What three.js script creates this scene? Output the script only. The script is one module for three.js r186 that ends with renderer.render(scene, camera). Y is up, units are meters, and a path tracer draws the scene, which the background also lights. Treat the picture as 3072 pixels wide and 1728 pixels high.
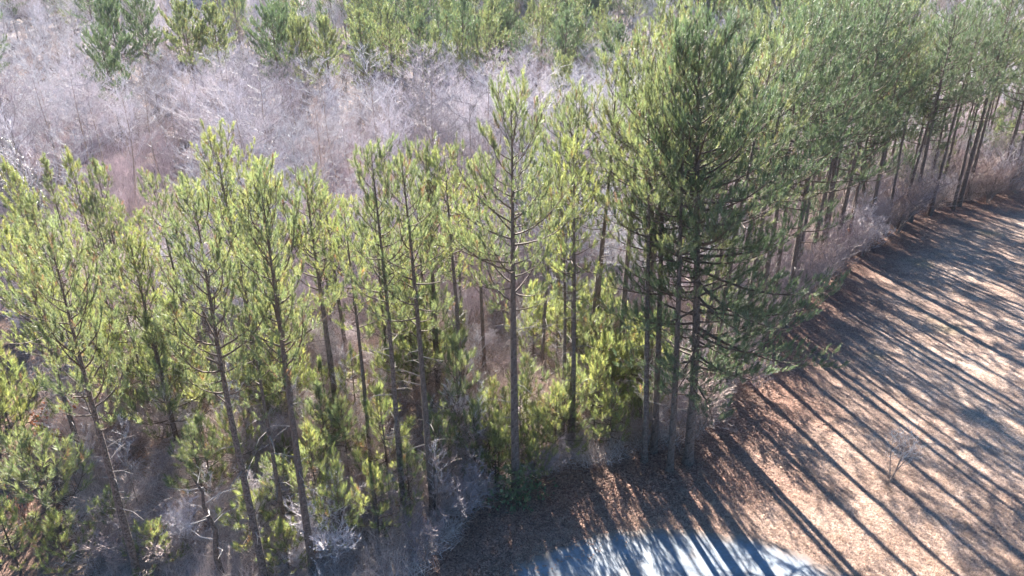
import * as THREE from 'three';
import { Sky } from 'three/addons/objects/Sky.js';

// ---------------------------------------------------------------- camera, sky, sun, exposure
const scene = new THREE.Scene();
const camera = new THREE.PerspectiveCamera(45.73, 16 / 9, 0.5, 6000);
camera.position.set(0, 25, 0);
camera.rotation.set(THREE.MathUtils.degToRad(-23.3), 0, 0);
const renderer = new THREE.WebGLRenderer({ antialias: true });
renderer.toneMapping = THREE.LinearToneMapping;
renderer.toneMappingExposure = 7.0;
renderer.shadowMap.enabled = true;
const sunAz = THREE.MathUtils.degToRad(-13.5), sunEl = THREE.MathUtils.degToRad(26);
const sunDir = new THREE.Vector3(Math.sin(sunAz) * Math.cos(sunEl), Math.sin(sunEl), -Math.cos(sunAz) * Math.cos(sunEl));
const sky = new Sky();
sky.name = 'sky'; sky.scale.setScalar(4000); sky.userData.kind = 'structure';
sky.material.uniforms.sunPosition.value.copy(sunDir);
sky.material.uniforms.turbidity.value = 3;
sky.material.uniforms.rayleigh.value = 1.6;
sky.material.uniforms.mieCoefficient.value = 0.004;
sky.material.uniforms.mieDirectionalG.value = 0.8;
sky.material.uniforms.cloudCoverage.value = 0;
scene.add(sky);
scene.environmentIntensity = 0.07;
const sun = new THREE.DirectionalLight(new THREE.Color(1, 0.93, 0.83), 5);
sun.name = 'sun';
sun.position.copy(sunDir).multiplyScalar(200).add(new THREE.Vector3(0, 0, -60));
sun.target.position.set(0, 0, -60);
sun.castShadow = true;
sun.shadow.mapSize.set(4096, 4096);
Object.assign(sun.shadow.camera, { left: -140, right: 140, top: 140, bottom: -140, near: 1, far: 500 });
scene.add(sun, sun.target);
scene.fog = new THREE.FogExp2(0xdfe4f2, 0.00006);

// ---------------------------------------------------------------- random numbers and noise
function rng(seed) {
  let s = seed >>> 0;
  return () => { s = (s + 0x6d2b79f5) >>> 0; let t = Math.imul(s ^ (s >>> 15), 1 | s); t = (t + Math.imul(t ^ (t >>> 7), 61 | t)) ^ t; return ((t ^ (t >>> 14)) >>> 0) / 4294967296; };
}
const hash2 = (x, y) => { let h = Math.imul(x | 0, 374761393) + Math.imul(y | 0, 668265263); h = Math.imul(h ^ (h >>> 13), 1274126177); return ((h ^ (h >>> 16)) >>> 0) / 4294967296; };
function vnoise(x, y, wrap = 0) {
  const ix = Math.floor(x), iy = Math.floor(y), fx = x - ix, fy = y - iy, u = fx * fx * (3 - 2 * fx), v = fy * fy * (3 - 2 * fy);
  const w = wrap ? (a) => ((a % wrap) + wrap) % wrap : (a) => a;
  const a = hash2(w(ix), w(iy)), b = hash2(w(ix + 1), w(iy)), c = hash2(w(ix), w(iy + 1)), d = hash2(w(ix + 1), w(iy + 1));
  return a + (b - a) * u + (c - a) * v + (a - b - c + d) * u * v;
}
const fbm = (x, y, o = 4) => { let s = 0, a = 0.5; for (let i = 0; i < o; i++, a *= 0.5, x = x * 2.03 + 17, y = y * 2.03 + 5) s += a * vnoise(x, y); return s; };
const lerp = (a, b, t) => a + (b - a) * t, clamp = (x, a = 0, b = 1) => Math.min(b, Math.max(a, x));
const smooth = (a, b, x) => { const t = clamp((x - a) / (b - a)); return t * t * (3 - 2 * t); };

// ---------------------------------------------------------------- naming
const taken = new Map();
function numbered(name) { const n = taken.get(name) ?? 0; taken.set(name, n + 1); return n ? name + '_' + String(n).padStart(3, '0') : name; }
function tag(o, label, category, group) { o.userData = { label, category }; if (group) o.userData.group = group; return o; }
function stuff(o, label) { o.userData = { kind: 'stuff' }; if (label) o.userData.label = label; return o; }
function shade(o) { o.traverse((m) => { if (m.isMesh) { m.castShadow = true; m.receiveShadow = true; } }); return o; }

// ---------------------------------------------------------------- geometry builders
class Tubes {                                             // smooth round limbs, uv in metres
  constructor() { this.p = []; this.n = []; this.uv = []; this.i = []; }
  tube(pts, rad, sides = 6, flare = 0) {
    const start = this.p.length / 3, T = [];
    for (let k = 0; k < pts.length; k++) {
      const a = pts[Math.max(0, k - 1)], b = pts[Math.min(pts.length - 1, k + 1)];
      T.push(new THREE.Vector3().subVectors(b, a).normalize());
    }
    let u = new THREE.Vector3(Math.abs(T[0].y) > 0.9 ? 1 : 0, Math.abs(T[0].y) > 0.9 ? 0 : 1, 0), len = 0;
    for (let k = 0; k < pts.length; k++) {
      u = u.clone().addScaledVector(T[k], -u.dot(T[k])).normalize();
      const v = new THREE.Vector3().crossVectors(T[k], u);
      if (k) len += pts[k].distanceTo(pts[k - 1]);
      for (let s = 0; s <= sides; s++) {
        const a = (s / sides) * Math.PI * 2, c = Math.cos(a), d = Math.sin(a);
        const r = rad[k] * (flare && k === 0 ? 1 + flare * (0.5 + 0.5 * Math.cos(a * 4)) : 1);
        const nx = u.x * c + v.x * d, ny = u.y * c + v.y * d, nz = u.z * c + v.z * d;
        this.p.push(pts[k].x + nx * r, pts[k].y + ny * r, pts[k].z + nz * r);
        this.n.push(nx, ny, nz); this.uv.push((s / sides) * Math.max(1, Math.round(rad[0] * 6.28)), len);
      }
    }
    const w = sides + 1;
    for (let k = 0; k < pts.length - 1; k++) for (let s = 0; s < sides; s++) {
      const a = start + k * w + s;
      this.i.push(a, a + 1, a + w, a + 1, a + w + 1, a + w);
    }
    return this;
  }
  geometry() {
    const g = new THREE.BufferGeometry();
    g.setAttribute('position', new THREE.Float32BufferAttribute(this.p, 3));
    g.setAttribute('normal', new THREE.Float32BufferAttribute(this.n, 3));
    g.setAttribute('uv', new THREE.Float32BufferAttribute(this.uv, 2));
    g.setIndex(this.i); return g;
  }
}
class Tris {                                              // loose flat faces with a tint each
  constructor() { this.p = []; this.c = []; }
  tri(ax, ay, az, bx, by, bz, cx, cy, cz, col) { this.p.push(ax, ay, az, bx, by, bz, cx, cy, cz); for (let k = 0; k < 3; k++) this.c.push(col[0], col[1], col[2]); }
  stick(a, b, ra, rb, col) {                              // three-sided stick from a to b
    const dx = b.x - a.x, dy = b.y - a.y, dz = b.z - a.z, l = Math.hypot(dx, dy, dz) || 1;
    let ux = dy / l, uy = -dx / l, uz = 0; const ul = Math.hypot(ux, uy);
    if (ul < 0.1) { ux = 1; uy = 0; uz = 0; } else { ux /= ul; uy /= ul; }
    const vx = (dy * uz - dz * uy) / l, vy = (dz * ux - dx * uz) / l, vz = (dx * uy - dy * ux) / l, q = [];
    for (let k = 0; k < 3; k++) { const c = Math.cos(k * 2.0944), s = Math.sin(k * 2.0944); q.push([ux * c + vx * s, uy * c + vy * s, uz * c + vz * s]); }
    for (let k = 0; k < 3; k++) {
      const m = q[k], n = q[(k + 1) % 3];
      this.tri(a.x + m[0] * ra, a.y + m[1] * ra, a.z + m[2] * ra, a.x + n[0] * ra, a.y + n[1] * ra, a.z + n[2] * ra, b.x + n[0] * rb, b.y + n[1] * rb, b.z + n[2] * rb, col);
      if (rb > 0.002) this.tri(a.x + m[0] * ra, a.y + m[1] * ra, a.z + m[2] * ra, b.x + n[0] * rb, b.y + n[1] * rb, b.z + n[2] * rb, b.x + m[0] * rb, b.y + m[1] * rb, b.z + m[2] * rb, col);
    }
  }
  geometry() {
    const g = new THREE.BufferGeometry();
    g.setAttribute('position', new THREE.Float32BufferAttribute(this.p, 3));
    g.setAttribute('color', new THREE.Float32BufferAttribute(this.c, 3)); return g;
  }
}
const V = (x, y, z) => new THREE.Vector3(x, y, z);
const mesh = (name, g, m, parent) => { const o = new THREE.Mesh(g, m); o.name = name; if (parent) parent.add(o); return o; };

// ---------------------------------------------------------------- materials
function dataTex(size, f, srgb) {
  const [w, h] = size, d = new Uint8Array(w * h * 4);
  for (let y = 0; y < h; y++) for (let x = 0; x < w; x++) { const c = f(x / w, y / h); for (let k = 0; k < 3; k++) d[(y * w + x) * 4 + k] = clamp(c[k]) * 255; d[(y * w + x) * 4 + 3] = 255; }
  const t = new THREE.DataTexture(d, w, h);
  t.wrapS = t.wrapT = THREE.RepeatWrapping; t.magFilter = THREE.LinearFilter; t.minFilter = THREE.LinearFilter;
  if (srgb) t.colorSpace = THREE.SRGBColorSpace;
  t.needsUpdate = true; return t;
}
const barkTex = dataTex([256, 512], (u, v) => {
  const furrow = Math.abs(vnoise(u * 12, v * 10, 0) - 0.5) * 2, f2 = vnoise(u * 30, v * 14), fine = vnoise(u * 90, v * 60);
  const lichen = smooth(0.66, 0.78, vnoise(u * 9 + 40, v * 18 + 7) * 0.75 + fine * 0.25);
  const b = 0.30 + 0.42 * smooth(0.05, 0.5, furrow) * (0.6 + 0.4 * f2) + 0.16 * (fine - 0.5);
  return [lerp(b * 1.02, 0.86, lichen * 0.8), lerp(b * 0.9, 0.86, lichen * 0.8), lerp(b * 0.84, 0.83, lichen * 0.8)];
});
const barkBump = dataTex([256, 512], (u, v) => { const b = smooth(0.05, 0.5, Math.abs(vnoise(u * 12, v * 10) - 0.5) * 2) * 0.8 + 0.2 * vnoise(u * 90, v * 60); return [b, b, b]; });
const M = {
  bark: new THREE.MeshStandardMaterial({ name: 'pine bark', color: new THREE.Color().setRGB(0.30, 0.26, 0.245), map: barkTex, bumpMap: barkBump, bumpScale: 0.03, roughness: 0.9 }),
  limb: new THREE.MeshStandardMaterial({ name: 'pine limb bark', color: new THREE.Color().setRGB(0.21, 0.165, 0.14), map: barkTex, roughness: 0.8 }),
  dead: new THREE.MeshStandardMaterial({ name: 'weathered dead wood', color: new THREE.Color().setRGB(0.40, 0.36, 0.34), roughness: 0.75 }),
  needles: new THREE.MeshPhysicalMaterial({ name: 'pine needles', vertexColors: true, color: new THREE.Color(1, 1, 1), roughness: 0.95, transmission: 0.55, thickness: 0, clearcoat: 0.8, clearcoatRoughness: 0.45, side: THREE.DoubleSide }),
  needlesYoung: new THREE.MeshPhysicalMaterial({ name: 'young pine needles', vertexColors: true, color: new THREE.Color().setRGB(1.28, 1.22, 0.98), roughness: 0.95, transmission: 0.6, thickness: 0, clearcoat: 0.7, clearcoatRoughness: 0.45, side: THREE.DoubleSide }),
  needlesDark: new THREE.MeshPhysicalMaterial({ name: 'deep green pine needles', vertexColors: true, color: new THREE.Color().setRGB(0.6, 0.74, 0.86), roughness: 0.95, transmission: 0.45, thickness: 0, clearcoat: 0.8, clearcoatRoughness: 0.45, side: THREE.DoubleSide }),
  greyBark: new THREE.MeshStandardMaterial({ name: 'smooth grey bark', color: new THREE.Color().setRGB(0.55, 0.50, 0.48), map: barkTex, roughness: 0.7 }),
  twigs: new THREE.MeshStandardMaterial({ name: 'bare twigs', vertexColors: true, color: new THREE.Color().setRGB(1.5, 1.54, 1.6), roughness: 0.75, side: THREE.DoubleSide }),
  twigsTan: new THREE.MeshStandardMaterial({ name: 'tan bare twigs', vertexColors: true, color: new THREE.Color().setRGB(1.12, 1.0, 0.92), roughness: 0.7, side: THREE.DoubleSide }),
  twigsDark: new THREE.MeshStandardMaterial({ name: 'dark bare twigs', vertexColors: true, color: new THREE.Color().setRGB(0.84, 0.80, 0.84), roughness: 0.7, side: THREE.DoubleSide }),
  stub: new THREE.MeshStandardMaterial({ name: 'grey dead pine branch', color: new THREE.Color().setRGB(0.25, 0.22, 0.205), roughness: 0.85 }),
  leaves: new THREE.MeshPhysicalMaterial({ name: 'glossy leaves', vertexColors: true, roughness: 0.9, transmission: 0.25, thickness: 0, clearcoat: 0.9, clearcoatRoughness: 0.35, side: THREE.DoubleSide }),
  litter: new THREE.MeshPhysicalMaterial({ name: 'dry leaves', vertexColors: true, roughness: 0.9, transmission: 0.3, thickness: 0, side: THREE.DoubleSide }),
};

// ---------------------------------------------------------------- terrain
const EDGE = [[-8, 17], [-5.2, 21.5], [-3.4, 24], [-1.7, 28.1], [2.7, 31], [7.4, 32.3], [11, 33.6], [14.9, 38], [19.7, 47], [26.5, 56], [38.8, 70.5], [52.7, 81.5], [69.3, 91], [110, 112], [180, 140]];   // foot of the wood, x and distance
function edgeDistance(x, d) {                             // metres, positive on the lawn
  let best = 1e9, sign = 1;
  for (let i = 0; i < EDGE.length - 1; i++) {
    const [ax, ad] = EDGE[i], [bx, bd] = EDGE[i + 1], ex = bx - ax, ed = bd - ad;
    const t = clamp(((x - ax) * ex + (d - ad) * ed) / (ex * ex + ed * ed)), px = x - ax - ex * t, pd = d - ad - ed * t, q = px * px + pd * pd;
    if (q < best) { best = q; sign = ex * pd - ed * px > 0 ? -1 : 1; }
  }
  return sign * Math.sqrt(best);
}
const ROAD = { x: 7.7, d: 14.9, r: 12.2 };
const roadDistance = (x, d) => Math.hypot(x - ROAD.x, d - ROAD.d) - ROAD.r - (fbm(x * 0.9, d * 0.9, 3) - 0.45) * 0.7;
function groundY(x, z) {
  const d = -z, far = Math.max(0, Math.hypot(x * 0.6, d) - 115);
  let y = far < 1400 ? 0.062 * far * smooth(0, 120, far) : 86;
  y += (fbm(x * 0.012 + 9, d * 0.012, 3) - 0.45) * 10 * smooth(60, 260, far);
  y += (fbm(x * 0.35, d * 0.35, 3) - 0.45) * 0.22 * smooth(0.2, 2.5, Math.hypot(x - ROAD.x, d - ROAD.d) - ROAD.r);
  return y;
}
function axis(lo, a, b, hi, step) {
  const out = []; for (let v = a; v <= b; v += step) out.push(v);
  for (let v = b + step * 1.3, s = step * 1.3; v < hi; s *= 1.22, v += s) out.push(v); out.push(hi);
  for (let v = a - step * 1.3, s = step * 1.3; v > lo; s *= 1.22, v -= s) out.unshift(v); out.unshift(lo);
  return out;
}
const mixc = (a, b, t) => [lerp(a[0], b[0], t), lerp(a[1], b[1], t), lerp(a[2], b[2], t)];
function groundColor(x, d) {
  const e = edgeDistance(x, d) + (fbm(x * 0.3 + 3, d * 0.3, 3) - 0.45) * 7;
  const n1 = fbm(x * 0.16, d * 0.16, 4), n2 = fbm(x * 0.9 + 50, d * 0.9, 4), n3 = fbm(x * 2.6, d * 2.6 + 9, 2);
  let lawn = mixc([0.30, 0.205, 0.165], [0.50, 0.375, 0.31], smooth(0.25, 0.65, n2 * 0.6 + n1 * 0.4));
  lawn = mixc(lawn, [0.50, 0.39, 0.32], smooth(0.60, 0.72, n1) * 0.5);
  lawn = mixc(lawn, [0.33, 0.28, 0.16], smooth(0.58, 0.75, fbm(x * 0.22 + 80, d * 0.22, 3)) * 0.55);
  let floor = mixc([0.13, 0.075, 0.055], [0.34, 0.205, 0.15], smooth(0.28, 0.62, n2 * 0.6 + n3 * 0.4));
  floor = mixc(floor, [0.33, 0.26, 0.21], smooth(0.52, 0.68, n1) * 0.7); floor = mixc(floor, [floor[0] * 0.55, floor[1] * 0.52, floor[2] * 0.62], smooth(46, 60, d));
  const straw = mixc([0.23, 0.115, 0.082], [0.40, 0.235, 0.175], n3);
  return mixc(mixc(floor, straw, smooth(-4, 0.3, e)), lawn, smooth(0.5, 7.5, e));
}
{
  const X = axis(-2600, -62, 74, 2600, 0.5), Z = axis(-3200, -112, -14, 60, 0.5);
  const p = [], c = [], uv = [], idx = [];
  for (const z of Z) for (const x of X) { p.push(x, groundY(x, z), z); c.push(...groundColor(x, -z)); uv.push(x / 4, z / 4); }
  for (let j = 0; j < Z.length - 1; j++) for (let i = 0; i < X.length - 1; i++) { const a = j * X.length + i, b = a + X.length; idx.push(a, b, a + 1, a + 1, b, b + 1); }
  const g = new THREE.BufferGeometry();
  g.setAttribute('position', new THREE.Float32BufferAttribute(p, 3)); g.setAttribute('color', new THREE.Float32BufferAttribute(c, 3)); g.setAttribute('uv', new THREE.Float32BufferAttribute(uv, 2));
  g.setIndex(idx); g.computeVertexNormals();
  const grain = dataTex([1024, 1024], (u, v) => { const a = vnoise(u * 40, v * 40, 40), b = vnoise(u * 110, v * 110, 110), k = vnoise(u * 260, v * 300, 0), t = 0.62 + 0.2 * (a - 0.5) + 0.28 * (b - 0.5) + 0.36 * (k - 0.5); return [t, t * 0.985, t * 0.97]; }, true);
  const bump = dataTex([1024, 1024], (u, v) => { const t = 0.35 * vnoise(u * 40, v * 40, 40) + 0.35 * vnoise(u * 110, v * 110, 110) + 0.3 * vnoise(u * 260, v * 300, 0); return [t, t, t]; });
  const m = new THREE.MeshStandardMaterial({ name: 'dry grass and leaf litter', vertexColors: true, color: new THREE.Color().setRGB(2.2, 2.2, 2.2), map: grain, bumpMap: bump, bumpScale: 0.06, roughness: 1 });
  const o = mesh('ground', g, m, scene); o.userData.kind = 'structure';
}
{
  // end of the paved turning circle, its edge frayed by leaves and soil
  const p = [], uv = [], idx = [], col = []; const N = 420, K = 40;
  for (let k = 0; k <= K; k++) for (let i = 0; i <= N; i++) {
    const a = (i / N) * Math.PI * 2, r0 = ROAD.r + (fbm((ROAD.x + Math.cos(a) * ROAD.r) * 1.3, (ROAD.d + Math.sin(a) * ROAD.r) * 1.3, 4) - 0.47) * 0.8 + (fbm(Math.cos(a) * 90, Math.sin(a) * 90, 3) - 0.45) * 0.35, r = (r0 * k) / K;
    const x = ROAD.x + Math.cos(a) * r, d = ROAD.d + Math.sin(a) * r; p.push(x, 0.006 + 0.05 * (1 - (k / K) ** 2), -d); uv.push(x / 3, d / 3);
    const soil = clamp(smooth(0.7, 0, (r0 - r) - 0.9 * (fbm(x * 0.8 + 30, d * 0.8, 4) - 0.35)) + smooth(0.62, 0.74, fbm(x * 1.7, d * 1.7 + 3, 4)) * 0.5); col.push(lerp(1, 1.15, soil), lerp(1, 0.72, soil), lerp(1, 0.48, soil));
  }
  for (let k = 0; k < K; k++) for (let i = 0; i < N; i++) { const a = k * (N + 1) + i, b = a + N + 1; idx.push(a, a + 1, b, a + 1, b + 1, b); }
  const g = new THREE.BufferGeometry();
  g.setAttribute('position', new THREE.Float32BufferAttribute(p, 3)); g.setAttribute('uv', new THREE.Float32BufferAttribute(uv, 2)); g.setAttribute('color', new THREE.Float32BufferAttribute(col, 3)); g.setIndex(idx); g.computeVertexNormals();
  const tex = dataTex([1024, 1024], (u, v) => { const a = vnoise(u * 6, v * 6, 6), b = vnoise(u * 30, v * 30, 30), k = vnoise(u * 330, v * 330, 330); const t = 0.60 + 0.12 * (a - 0.5) + 0.10 * (b - 0.5) + 0.22 * (k - 0.5); return [t * 0.97, t, t * 1.03]; }, true);
  const bump = dataTex([512, 512], (u, v) => { const k = vnoise(u * 200, v * 200, 200); return [k, k, k]; });
  const o = mesh('road', g, new THREE.MeshStandardMaterial({ name: 'worn asphalt', vertexColors: true, map: tex, color: new THREE.Color().setRGB(0.58, 0.63, 0.70), bumpMap: bump, bumpScale: 0.004, roughness: 0.55 }), scene); o.userData.kind = 'structure';
}

// ---------------------------------------------------------------- pines
const tmpU = V(0, 0, 0), tmpW = V(0, 0, 0);
function tuft(G, R, p, d, axisLen, n, len, width, col) {   // a shoot's brush of needles, seen as long thin blades
  tmpU.set(Math.abs(d.y) < 0.9 ? 0 : 1, Math.abs(d.y) < 0.9 ? 1 : 0, 0); tmpU.addScaledVector(d, -tmpU.dot(d)).normalize(); tmpW.crossVectors(d, tmpU);
  for (let k = 0; k < n; k++) {
    const t = R(), az = R() * 6.283, an = lerp(0.85, 0.2, t) + (R() - 0.5) * 0.3, l = len * (0.75 + 0.35 * R()), ca = Math.cos(an), sa = Math.sin(an), cz = Math.cos(az) * sa, sz = Math.sin(az) * sa;
    const dx = d.x * ca + tmpU.x * cz + tmpW.x * sz, dy = d.y * ca + tmpU.y * cz + tmpW.y * sz, dz = d.z * ca + tmpU.z * cz + tmpW.z * sz;
    const bx = p.x + d.x * axisLen * (t - 0.7), by = p.y + d.y * axisLen * (t - 0.7), bz = p.z + d.z * axisLen * (t - 0.7);
    let sx = dy * (R() - 0.5) - dz * (R() - 0.5), sy = dz * (R() - 0.5) - dx * (R() - 0.5), sz2 = dx * (R() - 0.5) - dy * (R() - 0.5);
    const q = width * 0.5 / (Math.hypot(sx, sy, sz2) || 1); sx *= q; sy *= q; sz2 *= q;
    G.tri(bx - sx, by - sy, bz - sz2, bx + sx, by + sy, bz + sz2, bx + dx * l, by + dy * l - l * 0.06, bz + dz * l, col);
  }
}
// o: h height, base share of the trunk that is clear, rad crown reach, n branches, lean, seed; detail of the needles
function pineShape(o) {
  const R = rng(o.seed), trunk = new Tubes(), dead = [], branches = [], needles = new Tris(), h = o.h, r0 = o.r0 ?? 0.011 * h * (0.85 + 0.3 * R());
  const bend = [(R() - 0.5) * 0.02 * h, (R() - 0.5) * 0.02 * h], ph = R() * 6, lean = o.lean ?? [0, 0];
  const at = (t) => V(lean[0] * t ** 1.3 + bend[0] * Math.sin(t * 5 + ph) * t, h * t, lean[1] * t ** 1.3 + bend[1] * Math.cos(t * 4 + ph) * t);
  const TR = (t) => r0 * (t < 0.04 ? 1.25 - t * 6 : 1) * Math.max(0.06, (1 - t) ** 0.75 * 0.98 + 0.02), pts = [], rad = [];
  for (let k = 0; k <= 14; k++) { const t = (k / 14) ** 1.15; pts.push(at(t)); rad.push(TR(t)); }
  pts[0].y = -0.3; trunk.tube(pts, rad, o.sides ?? 8, 0.12);
  const tint = () => { const v = 0.45 + 1.1 * R(), y = R() ** 2; if (R() < 0.035) return [0.20 * v, 0.115 * v, 0.06 * v]; return [0.168 * v * (1 + 0.45 * y), 0.212 * v * (1 + 0.16 * y), 0.084 * v]; };
  const put = (p, d, s = 1) => tuft(needles, R, p, d, (o.axis ?? 0.38) * s, o.needles ?? 42, (o.len ?? 0.2) * s, o.width ?? 0.0185, tint());
  const profile = o.profile ?? ((s) => (0.5 + 0.5 * smooth(0, 0.25, s)) * (1 - s) ** 0.3 + 0.03);
  let az = R() * 6.28;
  for (let k = 0; k < o.n; k++) {
    const s = clamp((k + R() * 0.8) / o.n), t = o.base + (1 - o.base) * 0.975 * s ** 0.92, root = at(t);
    az += 2.4 + (R() - 0.5) * 2.2;
    const bias = o.bias ? 1 + o.bias[1] * Math.cos(az - o.bias[0]) : 1;
    const L = Math.max(0.35, o.rad * profile(s) * (0.5 + 0.85 * R()) * bias), el = lerp(o.low ?? 0.05, o.high ?? 0.8, s ** 1.1) + (R() - 0.5) * 0.5, curve = (0.45 + 0.3 * R()) * (1 - (o.sag ?? 0) * smooth(0.5, 0.1, s));
    const B = new Tubes(), bp = [], br = [], K = 5, side = (R() - 0.5) * 0.6;
    const point = (q) => { const e = el + curve * q * 0.55, a = az + side * q; return V(root.x + Math.cos(a) * Math.cos(e) * L * q, root.y + L * (Math.sin(el) * q + 0.28 * curve * q * q - 0.05 * Math.sin(q * 3.1)), root.z + Math.sin(a) * Math.cos(e) * L * q); };
    const rB = Math.min(TR(t) * 0.55, 0.012 + 0.014 * L);
    for (let j = 0; j <= K; j++) { bp.push(point(j / K)); br.push(lerp(rB, 0.008, j / K)); }
    B.tube(bp, br, o.far ? 3 : 5);
    const tip = bp[K].clone().sub(bp[K - 1]).normalize();
    put(bp[K], tip.clone().add(V(0, 0.7, 0)).normalize(), 1.15);
    const nS = Math.max(1, Math.round(L * (o.second ?? 2.6)));
    for (let m = 0; m < nS; m++) {
      const q = lerp(o.bare ?? 0.2, 0.98, (m + R()) / nS), p0 = point(q), dir = point(Math.min(1, q + 0.08)).sub(p0).normalize();
      const sd = V(-dir.z, 0, dir.x).normalize().multiplyScalar(m % 2 ? 1 : -1), l2 = clamp(L * (0.42 - 0.2 * q) * (0.6 + 0.8 * R()), 0.18, 1.5);
      const d2 = dir.clone().multiplyScalar(0.75).addScaledVector(sd, 0.55 + 0.5 * R()).add(V(0, 0.15 + 0.6 * R(), 0)).normalize();
      const p1 = p0.clone().addScaledVector(d2, l2 * 0.55), p2 = p1.clone().addScaledVector(d2.clone().add(V(0, 0.45, 0)).normalize(), l2 * 0.45);
      if (!o.far) B.tube([p0, p1, p2], [0.012, 0.009, 0.005], 3);
      put(p2, p2.clone().sub(p1).normalize().add(V(0, 0.55, 0)).normalize(), 0.9 + 0.35 * R());
      const nT = Math.round(l2 * (o.third ?? 1.6) + R() * 1.2);
      for (let w = 0; w < nT; w++) {
        const qq = 0.25 + 0.7 * R(), pp = qq < 0.55 ? p0.clone().lerp(p1, qq / 0.55) : p1.clone().lerp(p2, (qq - 0.55) / 0.45);
        const d3 = V(R() - 0.5, R() * 0.75 + 0.05, R() - 0.5).addScaledVector(d2, 0.7).normalize(), l3 = 0.12 + 0.22 * R();
        pp.addScaledVector(d3, l3);
        put(pp, d3.add(V(0, 0.35, 0)).normalize(), 0.75 + 0.4 * R());
      }
    }
    branches.push(B);
  }
  put(at(1).add(V(0, 0.1, 0)), V(0, 1, 0), 1.5);
  for (let k = 0; k < (o.stubs ?? 0); k++) {                // dead, needleless branches on the clear trunk
    const t = lerp(Math.min(0.18, o.base * 0.5), o.base * 1.02, R()), root = at(t), a = R() * 6.28, L = (0.3 + 1.6 * R() ** 1.5) * (o.stubLen ?? 1), e = (R() - 0.6) * 0.6, B = new Tubes();
    const end = V(root.x + Math.cos(a) * Math.cos(e) * L, root.y + Math.sin(e) * L, root.z + Math.sin(a) * Math.cos(e) * L), mid = root.clone().lerp(end, 0.55).add(V((R() - 0.5) * 0.12, 0.1 * L, (R() - 0.5) * 0.12));
    B.tube([root, mid, end], [0.028, 0.018, 0.006], 4);
    if (L > 0.8) { const s = mid.clone().add(V((R() - 0.5) * L * 0.7, (R() - 0.3) * 0.4, (R() - 0.5) * L * 0.7)); B.tube([mid, s], [0.012, 0.004], 3); }
    dead.push(B);
  }
  return { trunk, branches, dead, needles };
}
function mergedTubes(list) {
  const T = new Tubes();
  for (const b of list) { const s = T.p.length / 3; for (const v of b.p) T.p.push(v); for (const v of b.n) T.n.push(v); for (const v of b.uv) T.uv.push(v); for (const v of b.i) T.i.push(v + s); }
  return T;
}
let nNeedles = 0;
function pineProto(o, m = M.needles) {                     // a Group of trunk, branches and crown, not yet in the scene
  const s = pineShape(o), g = new THREE.Group();
  mesh('trunk', s.trunk.geometry(), M.bark, g);
  if (o.far) mesh('branches', mergedTubes(s.branches).geometry(), M.limb, g);
  else { for (const b of s.branches) mesh('branch', b.geometry(), M.limb, g); for (const b of s.dead) mesh('dead_branch', b.geometry(), M.stub, g); }
  mesh('crown', s.needles.geometry(), m, g); nNeedles += s.needles.p.length / 9;
  return g;
}
function place(proto, name, label, category, group, x, z, turn = 0, scale = 1, m, sink = 0.05) {
  const t = proto.parent ? proto.clone() : proto;
  t.name = numbered(name); tag(t, label, category, group);
  t.position.set(x, groundY(x, z) - sink, z); t.rotation.set(0, turn, 0);
  if (Array.isArray(scale)) t.scale.set(...scale); else t.scale.setScalar(scale);
  if (m) t.traverse((c) => { if (c.name === 'crown') c.material = m; });
  scene.add(t); return t;
}

// the nearest of the front pines, to say where a small thing stands
const NEAR = [[-16.9, 23.2, 'the forked leftmost pine'], [-11.2, 23.2, 'the broad bright left pine'], [-9.2, 23.8, 'the dark straight-trunked pine'], [-5.7, 28.4, 'the slim narrow-crowned pine'], [-4.1, 28.1, 'the pale lichen-spotted trunk'], [0.2, 29.6, 'the conical middle pine'], [3.6, 33.9, 'the narrow yellowish pine'], [10.2, 32.4, 'the biggest pine'], [-16.3, 38, 'the tall left spire'], [-3.2, 38, 'the leafy second-row pine'], [5.4, 42, 'the stepped sunlit pines'], [-23.8, 31, 'the pine cut by the left edge'], [-12.1, 44, 'the low pointed pine']];
function besides(x, d) {
  let best = null; for (const q of NEAR) { const r = Math.hypot(q[0] - x, q[1] - d); if (!best || r < best[0]) best = [r, q]; }
  const [r, q] = best, dx = x - q[0], dd = d - q[1], side = Math.abs(dx) > Math.abs(dd) ? (dx < 0 ? 'left of ' : 'right of ') : dd > 0 ? 'behind ' : 'in front of ';
  return (r < 1.2 ? 'close ' : r > 4 ? 'well ' : '') + side + q[2];
}
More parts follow.
